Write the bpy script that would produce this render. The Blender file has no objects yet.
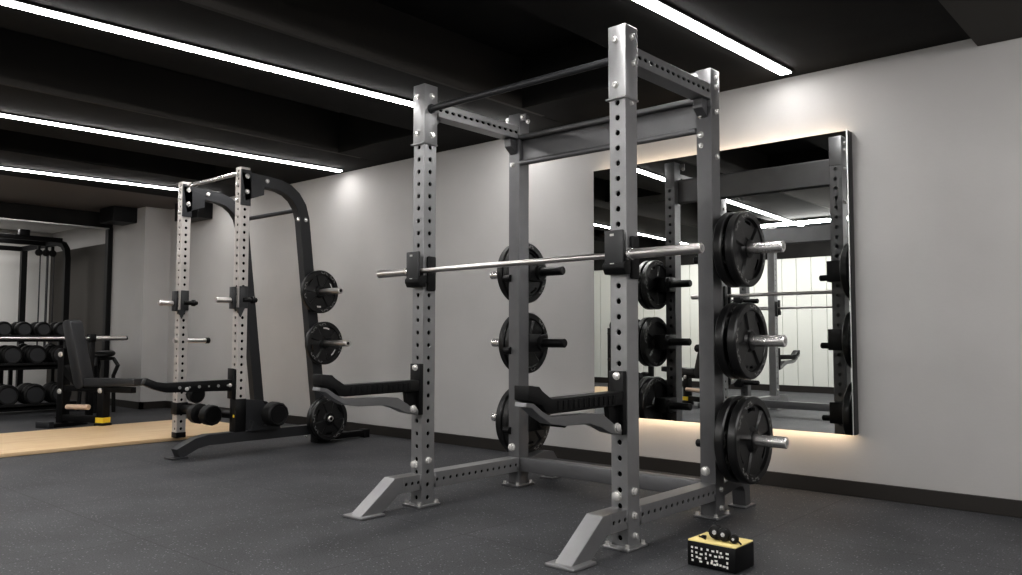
import bpy, bmesh, math, random
from mathutils import Vector, Matrix
random.seed(7)
PI = math.pi
COL = bpy.context.scene.collection

# ------------------------------------------------------------------ materials
def mat(name, color, rough=.5, metal=0., bevel=0., noise=None, bump=None, emit=None, spec=None):
    m = bpy.data.materials.new(name); m.use_nodes = True
    nt = m.node_tree; N = nt.nodes; L = nt.links
    b = N['Principled BSDF']
    b.inputs['Base Color'].default_value = (*color, 1)
    b.inputs['Roughness'].default_value = rough
    b.inputs['Metallic'].default_value = metal
    if spec is not None: b.inputs['Specular IOR Level'].default_value = spec
    tc = None
    if noise or bump:
        tc = N.new('ShaderNodeTexCoord')
    if noise:                                   # (scale, amount)
        nz = N.new('ShaderNodeTexNoise'); nz.inputs['Scale'].default_value = noise[0]
        nz.inputs['Detail'].default_value = 4
        L.new(tc.outputs['Object'], nz.inputs['Vector'])
        mr = N.new('ShaderNodeMapRange')
        mr.inputs['From Min'].default_value = .3; mr.inputs['From Max'].default_value = .7
        mr.inputs['To Min'].default_value = 1 - noise[1]; mr.inputs['To Max'].default_value = 1 + noise[1]
        L.new(nz.outputs['Fac'], mr.inputs['Value'])
        vm = N.new('ShaderNodeVectorMath'); vm.operation = 'SCALE'
        vm.inputs[0].default_value = color
        L.new(mr.outputs['Result'], vm.inputs['Scale'])
        L.new(vm.outputs['Vector'], b.inputs['Base Color'])
    nrm = None
    if bevel:
        bv = N.new('ShaderNodeBevel'); bv.samples = 4; bv.inputs['Radius'].default_value = bevel
        nrm = bv.outputs['Normal']
    if bump:                                    # (scale, strength, distance)
        nz2 = N.new('ShaderNodeTexNoise'); nz2.inputs['Scale'].default_value = bump[0]
        L.new(tc.outputs['Object'], nz2.inputs['Vector'])
        bp = N.new('ShaderNodeBump'); bp.inputs['Strength'].default_value = bump[1]
        bp.inputs['Distance'].default_value = bump[2]
        L.new(nz2.outputs['Fac'], bp.inputs['Height'])
        if nrm: L.new(nrm, bp.inputs['Normal'])
        nrm = bp.outputs['Normal']
    if nrm: L.new(nrm, b.inputs['Normal'])
    if emit:
        b.inputs['Emission Color'].default_value = (*emit[0], 1)
        b.inputs['Emission Strength'].default_value = emit[1]
    return m

M = {}
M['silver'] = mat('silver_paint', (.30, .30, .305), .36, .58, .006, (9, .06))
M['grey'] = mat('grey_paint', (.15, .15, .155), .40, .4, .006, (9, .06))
M['midgrey'] = mat('mid_grey_paint', (.22, .22, .225), .40, .6, .005)
M['dark'] = mat('dark_paint', (.034, .035, .038), .42, .2, .006)
M['black'] = mat('black_paint', (.005, .005, .0055), .42, 0, .004, spec=.3)
M['jcup'] = mat('graphite_plastic', (.035, .036, .038), .45, 0, .006)
M['rubber'] = mat('black_rubber', (.006, .006, .0065), .5, 0, .004, None, (220, .25, .002), spec=.3)
M['iron'] = mat('black_coated_iron', (.008, .008, .0085), .32, 0, .003, None, (160, .12, .002), spec=.55)
M['chrome'] = mat('polished_steel', (.80, .79, .78), .27, .85)
M['bar'] = mat('brushed_bar_steel', (.70, .67, .66), .3, 1.)
M['bolt'] = mat('zinc_bolt', (.88, .87, .85), .25, .65)
M['vinyl'] = mat('dark_grey_vinyl', (.03, .031, .034), .38)
M['pinksilver'] = mat('light_silver_paint', (.54, .51, .49), .4, .3, .004, (9, .06))
M['mark'] = mat('pale_marking', (.55, .54, .52), .5)
M['dimmark'] = mat('grey_embossing', (.22, .22, .215), .5)
M['white'] = mat('white_print', (.85, .84, .80), .5)
M['yellow'] = mat('yellow_plastic', (.90, .74, .32), .45)
M['brightyellow'] = mat('yellow_tape', (.85, .60, .05), .45)
M['liner'] = mat('hole_shade_black', (.002, .002, .002), .9, spec=.05)  # flat black standing in for the shade inside drilled tubes
M['wood'] = None
M['tan'] = mat('tan_sleeve', (.62, .47, .36), .4)
M['ceil'] = mat('black_ceiling', (.016, .0155, .015), .8, 0, 0, (3, .25), spec=.2)
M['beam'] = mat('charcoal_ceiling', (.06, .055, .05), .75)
M['softgrey'] = mat('grey_soffit', (.17, .15, .14), .7)
M['led'] = mat('led_white', (1, 1, 1), .5, emit=((1, .98, .96), 43))
M['warm'] = mat('led_warm', (1, .9, .75), .5, emit=((1, .76, .52), 26))
M['warm2'] = mat('led_warm_dim', (1, .9, .75), .5, emit=((1, .78, .55), 15))
M['mirror'] = mat('mirror_glass', (.86, .875, .865), .0, 1.)
M['edge'] = mat('mirror_edge', (.05, .05, .05), .35, .4)
M['edgelight'] = mat('bright_edge', (.7, .7, .69), .3, .6)
M['base'] = mat('dark_baseboard', (.020, .017, .015), .5)
M['warmwhite'] = mat('pale_plaster', (.72, .71, .69), .8)
M['panel'] = mat('white_panel', (.70, .71, .67), .6)

def wall_mat():
    m = bpy.data.materials.new('grey_plaster'); m.use_nodes = True
    nt = m.node_tree; N = nt.nodes; L = nt.links; b = N['Principled BSDF']
    b.inputs['Roughness'].default_value = .72; b.inputs['Specular IOR Level'].default_value = .3
    tc = N.new('ShaderNodeTexCoord')
    nz = N.new('ShaderNodeTexNoise'); nz.inputs['Scale'].default_value = 1.3; nz.inputs['Detail'].default_value = 6
    L.new(tc.outputs['Object'], nz.inputs['Vector'])
    cr = N.new('ShaderNodeValToRGB')
    cr.color_ramp.elements[0].position = .3; cr.color_ramp.elements[0].color = (.405, .395, .388, 1)
    cr.color_ramp.elements[1].position = .7; cr.color_ramp.elements[1].color = (.455, .446, .44, 1)
    L.new(nz.outputs['Fac'], cr.inputs['Fac']); L.new(cr.outputs['Color'], b.inputs['Base Color'])
    n2 = N.new('ShaderNodeTexNoise'); n2.inputs['Scale'].default_value = 60
    L.new(tc.outputs['Object'], n2.inputs['Vector'])
    bp = N.new('ShaderNodeBump'); bp.inputs['Strength'].default_value = .05; bp.inputs['Distance'].default_value = .01
    L.new(n2.outputs['Fac'], bp.inputs['Height']); L.new(bp.outputs['Normal'], b.inputs['Normal'])
    return m
M['wall'] = wall_mat()

def floor_mat():
    m = bpy.data.materials.new('speckled_rubber'); m.use_nodes = True
    nt = m.node_tree; N = nt.nodes; L = nt.links; b = N['Principled BSDF']
    b.inputs['Roughness'].default_value = .58; b.inputs['Specular IOR Level'].default_value = .45
    tc = N.new('ShaderNodeTexCoord')
    base = N.new('ShaderNodeTexNoise'); base.inputs['Scale'].default_value = 2.2; base.inputs['Detail'].default_value = 8
    L.new(tc.outputs['Object'], base.inputs['Vector'])
    cr = N.new('ShaderNodeValToRGB')
    cr.color_ramp.elements[0].position = .3; cr.color_ramp.elements[0].color = (.033, .034, .037, 1)
    cr.color_ramp.elements[1].position = .75; cr.color_ramp.elements[1].color = (.064, .065, .070, 1)
    L.new(base.outputs['Fac'], cr.inputs['Fac'])
    # fine crumb
    nz = N.new('ShaderNodeTexNoise'); nz.inputs['Scale'].default_value = 150; nz.inputs['Detail'].default_value = 3
    L.new(tc.outputs['Object'], nz.inputs['Vector'])
    mr = N.new('ShaderNodeMapRange'); mr.inputs['From Min'].default_value = .35; mr.inputs['From Max'].default_value = .65
    mr.inputs['To Min'].default_value = .6; mr.inputs['To Max'].default_value = 1.45
    L.new(nz.outputs['Fac'], mr.inputs['Value'])
    mul = N.new('ShaderNodeVectorMath'); mul.operation = 'SCALE'
    L.new(cr.outputs['Color'], mul.inputs[0]); L.new(mr.outputs['Result'], mul.inputs['Scale'])
    # pale flecks
    vo = N.new('ShaderNodeTexVoronoi'); vo.inputs['Scale'].default_value = 62
    L.new(tc.outputs['Object'], vo.inputs['Vector'])
    lt = N.new('ShaderNodeMath'); lt.operation = 'LESS_THAN'; lt.inputs[1].default_value = .22
    L.new(vo.outputs['Distance'], lt.inputs[0])
    sp = N.new('ShaderNodeSeparateColor'); L.new(vo.outputs['Color'], sp.inputs['Color'])
    g = N.new('ShaderNodeMath'); g.operation = 'GREATER_THAN'; g.inputs[1].default_value = .62
    L.new(sp.outputs['Red'], g.inputs[0])
    an = N.new('ShaderNodeMath'); an.operation = 'MULTIPLY'
    L.new(lt.outputs[0], an.inputs[0]); L.new(g.outputs[0], an.inputs[1])
    am = N.new('ShaderNodeMath'); am.operation = 'MULTIPLY'; am.inputs[1].default_value = 1.
    L.new(an.outputs[0], am.inputs[0])
    mx = N.new('ShaderNodeMix'); mx.data_type = 'RGBA'
    mx.inputs['B'].default_value = (.20, .205, .215, 1)
    L.new(am.outputs[0], mx.inputs['Factor']); L.new(mul.outputs['Vector'], mx.inputs['A'])
    # tile seams every 1 m
    sx = N.new('ShaderNodeSeparateXYZ'); L.new(tc.outputs['Object'], sx.inputs['Vector'])
    seams = []
    for ax, off in (('X', .43), ('Y', .27)):
        ad = N.new('ShaderNodeMath'); ad.operation = 'ADD'; ad.inputs[1].default_value = 40 + off
        L.new(sx.outputs[ax], ad.inputs[0])
        fr = N.new('ShaderNodeMath'); fr.operation = 'FRACT'; L.new(ad.outputs[0], fr.inputs[0])
        s = N.new('ShaderNodeMath'); s.operation = 'LESS_THAN'; s.inputs[1].default_value = .007
        L.new(fr.outputs[0], s.inputs[0]); seams.append(s)
    mxm = N.new('ShaderNodeMath'); mxm.operation = 'MAXIMUM'
    L.new(seams[0].outputs[0], mxm.inputs[0]); L.new(seams[1].outputs[0], mxm.inputs[1])
    sc = N.new('ShaderNodeMath'); sc.operation = 'MULTIPLY'; sc.inputs[1].default_value = .6
    L.new(mxm.outputs[0], sc.inputs[0])
    m2 = N.new('ShaderNodeMix'); m2.data_type = 'RGBA'; m2.inputs['B'].default_value = (.008, .008, .009, 1)
    L.new(sc.outputs[0], m2.inputs['Factor']); L.new(mx.outputs['Result'], m2.inputs['A'])
    L.new(m2.outputs['Result'], b.inputs['Base Color'])
    bp = N.new('ShaderNodeBump'); bp.inputs['Strength'].default_value = .35; bp.inputs['Distance'].default_value = .004
    L.new(nz.outputs['Fac'], bp.inputs['Height']); L.new(bp.outputs['Normal'], b.inputs['Normal'])
    return m
M['floor'] = floor_mat()

def wood_mat():
    m = bpy.data.materials.new('pale_wood'); m.use_nodes = True
    nt = m.node_tree; N = nt.nodes; L = nt.links; b = N['Principled BSDF']
    b.inputs['Roughness'].default_value = .42
    tc = N.new('ShaderNodeTexCoord'); mp = N.new('ShaderNodeMapping'); mp.inputs['Scale'].default_value = (9, 1.2, 9)
    L.new(tc.outputs['Object'], mp.inputs['Vector'])
    nz = N.new('ShaderNodeTexNoise'); nz.inputs['Scale'].default_value = 2.5; nz.inputs['Detail'].default_value = 6
    L.new(mp.outputs['Vector'], nz.inputs['Vector'])
    cr = N.new('ShaderNodeValToRGB')
    cr.color_ramp.elements[0].position = .3; cr.color_ramp.elements[0].color = (.70, .49, .29, 1)
    cr.color_ramp.elements[1].position = .7; cr.color_ramp.elements[1].color = (.80, .61, .39, 1)
    L.new(nz.outputs['Fac'], cr.inputs['Fac']); L.new(cr.outputs['Color'], b.inputs['Base Color'])
    return m
M['wood'] = wood_mat()

# ------------------------------------------------------------------ mesh helpers
class MB:
    def __init__(self): self.bm = bmesh.new()
    def box(self, x0, x1, y0, y1, z0, z1, bev=0, rot=None, pivot=None, seg=2):
        b = bmesh.new()
        bmesh.ops.create_cube(b, size=1)
        for v in b.verts:
            v.co = Vector(((x0 + x1) / 2 + v.co.x * (x1 - x0), (y0 + y1) / 2 + v.co.y * (y1 - y0), (z0 + z1) / 2 + v.co.z * (z1 - z0)))
        if bev: bmesh.ops.bevel(b, geom=b.edges[:], offset=bev, segments=seg, affect='EDGES', profile=.5)
        if rot is not None:
            p = Vector(pivot)
            for v in b.verts: v.co = p + rot @ (v.co - p)
        self._merge(b); return self
    def _merge(self, b):
        me = bpy.data.meshes.new('tmp'); b.to_mesh(me); b.free()
        self.bm.from_mesh(me); bpy.data.meshes.remove(me)
    def cyl(self, p0, p1, r, r1=None, n=20, caps=True, ch=0):
        p0, p1 = Vector(p0), Vector(p1); d = p1 - p0; L = d.length
        r1 = r if r1 is None else r1
        prof = [(0, r), (L, r1)]
        if ch: prof = [(0, r - ch), (ch, r), (L - ch, r1), (L, r1 - ch)]
        return self.lathe(p0, d, prof, n, caps)
    def lathe(self, o, axis, prof, n=32, caps=True):
        o = Vector(o); q = Vector((0, 0, 1)).rotation_difference(Vector(axis).normalized())
        rings = []
        for z, r in prof:
            rings.append([self.bm.verts.new(o + q @ Vector((r * math.cos(2 * PI * i / n), r * math.sin(2 * PI * i / n), z))) for i in range(n)])
        for a, b in zip(rings, rings[1:]):
            for i in range(n):
                j = (i + 1) % n
                self.bm.faces.new((a[i], a[j], b[j], b[i]))
        if caps:
            self.bm.faces.new(rings[0][::-1]); self.bm.faces.new(rings[-1])
        return self
    def prism(self, pts, axis, a, b, bev=0):
        """polygon pts in the plane normal to axis, extruded from a to b"""
        def P(u, v, w):
            return {0: (w, u, v), 1: (u, w, v), 2: (u, v, w)}[axis]
        t = bmesh.new()
        A = [t.verts.new(P(u, v, a)) for u, v in pts]; B = [t.verts.new(P(u, v, b)) for u, v in pts]
        n = len(pts)
        t.faces.new(A); t.faces.new(B[::-1])
        for i in range(n):
            j = (i + 1) % n
            t.faces.new((A[j], A[i], B[i], B[j]))
        bmesh.ops.recalc_face_normals(t, faces=t.faces[:])
        if bev: bmesh.ops.bevel(t, geom=t.edges[:], offset=bev, segments=2, affect='EDGES', profile=.5)
        self._merge(t); return self
    def tube(self, path, r, n=12, caps=True):
        sec = [(r * math.cos(2 * PI * i / n), r * math.sin(2 * PI * i / n)) for i in range(n)]
        return self.sweep(path, sec, caps=caps)
    def sweep(self, path, sec, up=(0, 0, 1), caps=True, closed=False):
        path = [Vector(p) for p in path]; rings = []; N = len(path)
        u0 = None
        for i, p in enumerate(path):
            if closed: d = (path[(i + 1) % N] - path[i - 1]).normalized()
            elif i == 0: d = (path[1] - p).normalized()
            elif i == N - 1: d = (p - path[-2]).normalized()
            else: d = ((path[i + 1] - p).normalized() + (p - path[i - 1]).normalized()).normalized()
            if u0 is None:
                u = Vector(up); u0 = u - d * u.dot(d)
                if u0.length < 1e-3: u0 = Vector((1, 0, 0)) - d * d.x
            u = (u0 - d * u0.dot(d)).normalized(); u0 = u
            s = d.cross(u)
            k = 1.
            if not closed and 0 < i < N - 1:
                c = (p - path[i - 1]).normalized().dot(d); k = 1 / max(.5, c)
            rings.append([self.bm.verts.new(p + s * a + u * b * k) for a, b in sec])
        n = len(sec)
        pr = list(zip(rings, rings[1:])) + ([(rings[-1], rings[0])] if closed else [])
        for a, b in pr:
            for i in range(n):
                j = (i + 1) % n
                self.bm.faces.new((a[i], a[j], b[j], b[i]))
        if caps and not closed:
            self.bm.faces.new(rings[0][::-1]); self.bm.faces.new(rings[-1])
        return self
    def holed(self, x0, x1, y0, y1, z0, z1, axis, faces, sp, r, ends=True, ey=1., depth=.006):
        """hollow rectangular tube along axis ('z' or 'y'); faces lists the sides ('-y','+x',...) pierced by a row of holes"""
        bm = self.bm
        lo, hi = ((z0, z1) if axis == 'z' else (y0, y1))
        n = max(1, int(round((hi - lo) / sp))); st = (hi - lo) / n
        sides = {'-x': (0, x0), '+x': (0, x1)}
        if axis == 'z': sides.update({'-y': (1, y0), '+y': (1, y1)}); lat = {0: (y0, y1), 1: (x0, x1)}
        else: sides.update({'-z': (2, z0), '+z': (2, z1)}); lat = {0: (z0, z1), 2: (x0, x1)}
        for name, (ax, val) in sides.items():
            a, b = lat[ax]; sgn = 1 if name[0] == '+' else -1
            def P(u, w, dep=0.):            # u lateral, w along
                c = [0, 0, 0]; c[ax] = val - sgn * dep
                c[2 if axis == 'z' else 1] = w
                for k in range(3):
                    if k != ax and k != (2 if axis == 'z' else 1): c[k] = u
                return Vector(c)
            nrm = Vector((0, 0, 0)); nrm[ax] = sgn
            def F(vs):
                f = bm.faces.new(vs); f.normal_update()
                if f.normal.dot(nrm) < 0: f.normal_flip()
            if name not in faces:
                F([bm.verts.new(P(*q)) for q in ((a, lo), (b, lo), (b, hi), (a, hi))]); continue
            K = 16
            for c in range(n):
                w0 = lo + c * st; cu, cw = (a + b) / 2, w0 + st / 2
                out, ring, inn = [], [], []
                for k in range(K):
                    t = 2 * PI * k / K; ct, s_ = math.cos(t), math.sin(t); m_ = max(abs(ct), abs(s_))
                    out.append(bm.verts.new(P(cu + ct / m_ * (b - a) / 2, cw + s_ / m_ * st / 2)))
                    ring.append(bm.verts.new(P(cu + ct * r * ey, cw + s_ * r)))
                    inn.append(bm.verts.new(P(cu + ct * r * ey, cw + s_ * r, depth)))
                for k in range(K):
                    j = (k + 1) % K
                    F((out[k], out[j], ring[j], ring[k]))
                    f = bm.faces.new((ring[k], ring[j], inn[j], inn[k])); f.normal_update()
                    if f.normal.dot(P(cu, cw) - f.calc_center_median()) < 0: f.normal_flip()
        if ends:
            for w in (lo, hi):
                if axis == 'z': q = ((x0, y0, w), (x1, y0, w), (x1, y1, w), (x0, y1, w))
                else: q = ((x0, w, z0), (x1, w, z0), (x1, w, z1), (x0, w, z1))
                f = bm.faces.new([bm.verts.new(c) for c in q]); f.normal_update()
                d = Vector((0, 0, 1)) if axis == 'z' else Vector((0, 1, 0))
                if f.normal.dot(d) * (1 if w == hi else -1) < 0: f.normal_flip()
        return self
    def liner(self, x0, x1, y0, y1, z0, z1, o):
        c = MB(); d = .0068; c.box(x0 + d, x1 - d, y0 + d, y1 - d, z0 + d, z1 - d); c.build('hole_shade_core', M['liner'], o, smooth=False); return self  # black core added inside so the holes read as shaded
    def build(self, name, m, parent=None, off=None, smooth=True, weld=True):
        if off is None: off = root_loc(parent) if parent else Vector((0, 0, 0))
        if weld: bmesh.ops.remove_doubles(self.bm, verts=self.bm.verts[:], dist=1e-5)
        for v in self.bm.verts: v.co -= off
        me = bpy.data.meshes.new(name); self.bm.to_mesh(me); self.bm.free()
        me.materials.append(m)
        if smooth:
            me.polygons.foreach_set('use_smooth', [True] * len(me.polygons))
            me.set_sharp_from_angle(angle=math.radians(32))
        o = bpy.data.objects.new(name, me); COL.objects.link(o)
        if parent: o.parent = parent
        return o

def root_loc(o):
    v = Vector((0, 0, 0))
    while o is not None:
        v += o.location; o = o.parent
    return v
def thing(name, label, cat, loc=(0, 0, 0), group=None):
    o = bpy.data.objects.new(name, None); COL.objects.link(o)
    o.empty_display_size = .1; o.location = loc
    o['label'] = label; o['category'] = cat
    if group: o['group'] = group
    return o
def tag(o, label, cat, group=None):
    o['label'] = label; o['category'] = cat
    if group: o['group'] = group
    return o
def struct(o): o['kind'] = 'structure'; return o
def kids(o): return [c for c in bpy.data.objects if c.parent == o]
def copy_tree(o, parent=None):
    c = o.copy(); COL.objects.link(c); c.parent = parent
    for ch in kids(o): copy_tree(ch, c)
    return c
def place(proto, used, loc, label, group=None):
    """first call places the prototype itself, later calls a copy with its parts"""
    o = proto if not used else copy_tree(proto)
    used.append(1); o.location = loc; o['label'] = label
    if group: o['group'] = group
    return o
def bolt(p, axis, parent, r=.013, h=.011):
    p = Vector(p); a = Vector(axis)
    b = MB(); b.lathe(p, a, [(0, r * 1.25), (.003, r * 1.25)], 16); b.lathe(p + a * .003, a, [(0, r), (h - .002, r), (h, r * .75)], 8)
    o = b.build('bolt', M['bolt'], parent)
    return o

# ------------------------------------------------------------------ camera
CX, CY, CZ = 3.190579, -2.909690, .895486
yaw, pit, rol = .7232934, .05886656, .0019192
fw = Vector((-math.sin(yaw) * math.cos(pit), math.cos(yaw) * math.cos(pit), math.sin(pit)))
r0 = Vector((math.cos(yaw), math.sin(yaw), 0)); u0 = r0.cross(fw)
rr = r0 * math.cos(rol) + u0 * math.sin(rol); uu = -r0 * math.sin(rol) + u0 * math.cos(rol)
cd = bpy.data.cameras.new('camera'); cam = bpy.data.objects.new('camera', cd); COL.objects.link(cam)
cd.sensor_width = 36; cd.lens = 36 * 810.51 / 1022; cd.clip_start = .05
cam.matrix_world = Matrix(((rr.x, uu.x, -fw.x, CX), (rr.y, uu.y, -fw.y, CY), (rr.z, uu.z, -fw.z, CZ), (0, 0, 0, 1)))
bpy.context.scene.camera = cam

# ------------------------------------------------------------------ the room
YW, HC = 1.81, 2.454           # back wall, soffit height
XL, XR, YB = -7.6, 5.2, -6.4   # opening wall, right wall, rear wall
HT = 2.80                      # coffer height
def S(name, m, *boxes, bev=0, smooth=False):
    b = MB()
    for q in boxes: b.box(*q, bev=bev)
    return struct(b.build(name, m, None, smooth=smooth))
S('floor', M['floor'], (-9.9, XR + .1, YB - .1, YW + .1, -.08, 0))
S('wall_back', M['wall'], (-6.63, XR + .1, YW, YW + .1, 0, HC))
S('trim_1', M['ceil'], (-9.9, XR + .1, YW - .0, YW + .1, HC, HT))          # black painted band above the wall
S('wall_right', M['wall'], (XR, XR + .1, YB, YW, 0, HT))
wp = MB()
for i in range(64):                                                    # ribbed white panelling of the rear wall
    x = -9.9 + i * .24
    wp.box(x, x + .232, YB - .1, YB, 0, 2.15, bev=.006); 
wp.box(-9.9, XR + .1, YB - .13, YB - .02, 0, 2.15)
struct(wp.build('wall_rear', M['panel'], smooth=False))
S('trim_2', M['ceil'], (-9.9, XR + .1, YB - .13, YB + .02, 2.15, HT))
# left end: corner pier and a wide opening to the next room
S('wall_pier', M['wall'], (XL, -6.63, 1.49, YW + .1, 0, HC))
S('trim_3', M['black'], (XL - .04, XL + .05, 1.43, 1.50, 0, 2.27), bev=.004)            # dark jamb
S('trim_4', M['ceil'], (XL - .06, XL + .04, YB, 1.49, 2.262, HC), bev=.004)            # dark lintel
S('trim_5', M['edgelight'], (XL - .05, XL + .055, -3.2, 1.44, 2.248, 2.262))             # thin pale edge under the lintel
S('wall_left', M['wall'], (XL - .1, XL, YB, -3.0, 0, 2.262))
# next room
S('wall_next_far', M['warmwhite'], (-9.9, -9.75, -3.1, 1.7, 0, 2.62))
S('wall_next_side', M['wall'], (-9.75, XL, 1.52, 1.66, 0, 2.62))
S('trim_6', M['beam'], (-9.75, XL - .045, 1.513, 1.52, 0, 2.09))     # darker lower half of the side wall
S('wall_next_near', M['wall'], (-9.75, XL - .1, -3.1, -3.0, 0, 2.62))
S('ceiling_next', M['warmwhite'], (-9.9, XL - .06, -3.1, 1.7, 2.38, 2.5))

# ceiling: black soffit bands that carry the light strips, deeper coffers between
S('ceiling', M['ceil'], (-9.9, XR + .1, YB - .1, YW + .1, HT, HT + .08))
bands = [(-.40, 2.30), (-2.52 + 1.15, -.40 - .0)]
S('ceiling_band_1', M['ceil'], (.72, 2.27, YB, YW, HC, HT))
S('ceiling_band_2', M['ceil'], (-1.42, -.42, YB, YW, HC, HT))
S('ceiling_band_3', M['ceil'], (-3.75, -2.50, YB, YW, HC, HT))
S('ceiling_band_4', M['ceil'], (-5.75, -4.55, YB, YW, HC, HT))
S('ceiling_band_5', M['softgrey'], (-7.6, -5.75, YB, YW, HC, HT))
S('ceiling_band_6', M['ceil'], (2.60, 4.4, YB, YW, HC, HT))
S('trim_7', M['beam'], (-2.50, -2.47, YB, YW - .3, HC + .0, HT), (-.42, -.39, YB, YW - .3, HC, HT))  # coffer cheeks, the light on them put in as a paler colour
S('trim_8', M['ceil'], (-9.8, 5.1, YW - .55, YW - .002, HC + .001, HT))
S('trim_9', M['ceil'], (-7.55, 5.1, -2.2, -1.75, HC + .08, HT), (-7.55, 5.1, -4.9, -4.5, HC + .08, HT))
S('trim_10', M['beam'], (2.27, 2.60, YB, YW - .002, HC - .05, HC + .2))               # dropped beam at the right
S('trim_11', M['black'], (-7.25, -6.85, 1.2, 1.486, 2.27, 2.452), bev=.004)              # small black duct boxes
S('trim_12', M['black'], (-6.15, -5.6, 1.62, 1.806, 2.24, 2.452), bev=.004)
# baseboards
S('baseboard_back', M['base'], (-6.63, XR, YW - .014, YW + .02, 0, .085), bev=.003)
S('baseboard_pier', M['base'], (XL + .05, -6.614, 1.476, 1.52, 0, .085), (-6.64, -6.614, 1.476, YW, 0, .085))
S('baseboard_rear', M['base'], (XL, XR, YB - .02, YB + .02, 0, .1))
S('baseboard_right', M['base'], (XR - .014, XR + .02, YB, YW, 0, .085))

# ceiling light strips
def strip(x0, y0, x1, y1, label, w=.060):
    t = thing('ceiling_light', label, 'ceiling light', ((x0 + x1) / 2, (y0 + y1) / 2, HC), 'long linear lights in the ceiling')
    d = Vector((x1 - x0, y1 - y0, 0)); L = d.length; d.normalize(); n = Vector((-d.y, d.x, 0))
    def slab(name, m, hw, za, zb, e):
        a = Vector((x0, y0, 0)) - d * e; b = Vector((x1, y1, 0)) + d * e
        q = [(a + n * hw).xy, (a - n * hw).xy, (b - n * hw).xy, (b + n * hw).xy]
        MB().prism([tuple(v) for v in q], 2, za, zb).build(name, m, t, smooth=False)
    slab('housing', M['black'], w / 2 + .010, HC - .012, HC - .0005, .010)
    slab('diffuser', M['led'], w / 2, HC - .020, HC - .0125, 0)
strip(-1.33, -6.0, -.77, 1.72, 'white linear ceiling light running out behind the silver rack left top post')
strip(-3.62, -6.0, -3.03, 1.70, 'long white linear ceiling light, middle of the three at the left')
strip(-5.85, -6.0, -5.10, 1.60, 'white linear ceiling light farthest left, ending behind the half rack')
strip(.945, -6.0, 1.297, 1.68, 'white linear ceiling light over the right end of the silver rack', w=.060)
strip(3.40, -6.0, 3.45, 1.3, 'white linear ceiling light added unseen as fill beyond the right ceiling beam')  # extra strip out of view, added as fill

# ------------------------------------------------------------------ wall mirror
mx0, mx1, mz0, mz1 = -.140, 1.612, .3457, 2.058
t = thing('wall_mirror', 'large frameless rectangular wall mirror with warm back lighting', 'mirror', ((mx0 + mx1) / 2, YW - .03, mz0))
MB().box(mx0, mx1, YW - .064, YW - .060, mz0, mz1).build('glass', M['mirror'], t, smooth=False)
e = MB()
e.box(mx0 + .002, mx1 + .010, YW - .060, YW - .052, mz0, mz1)
e.box(mx0 + .07, mx1 - .07, YW - .052, YW - .001, mz0 + .09, mz1 - .09)
e.box(mx1 + .006, mx1 + .010, YW - .064, YW - .001, mz0, mz1)
e.build('backing', M['edge'], t, smooth=False)
MB().box(mx1, mx1 + .006, YW - .066, YW - .06, mz0, mz1).build('bevelled_edge', M['edgelight'], t, smooth=False)
MB().box(mx0 + .03, mx1 - .03, YW - .050, YW - .036, mz0 + .016, mz0 + .026).build('led_strip', M['warm'], t, smooth=False)
MB().box(mx0 + .03, mx1 - .03, YW - .050, YW - .036, mz1 - .026, mz1 - .016).build('led_strip', M['warm2'], t, smooth=False)

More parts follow.
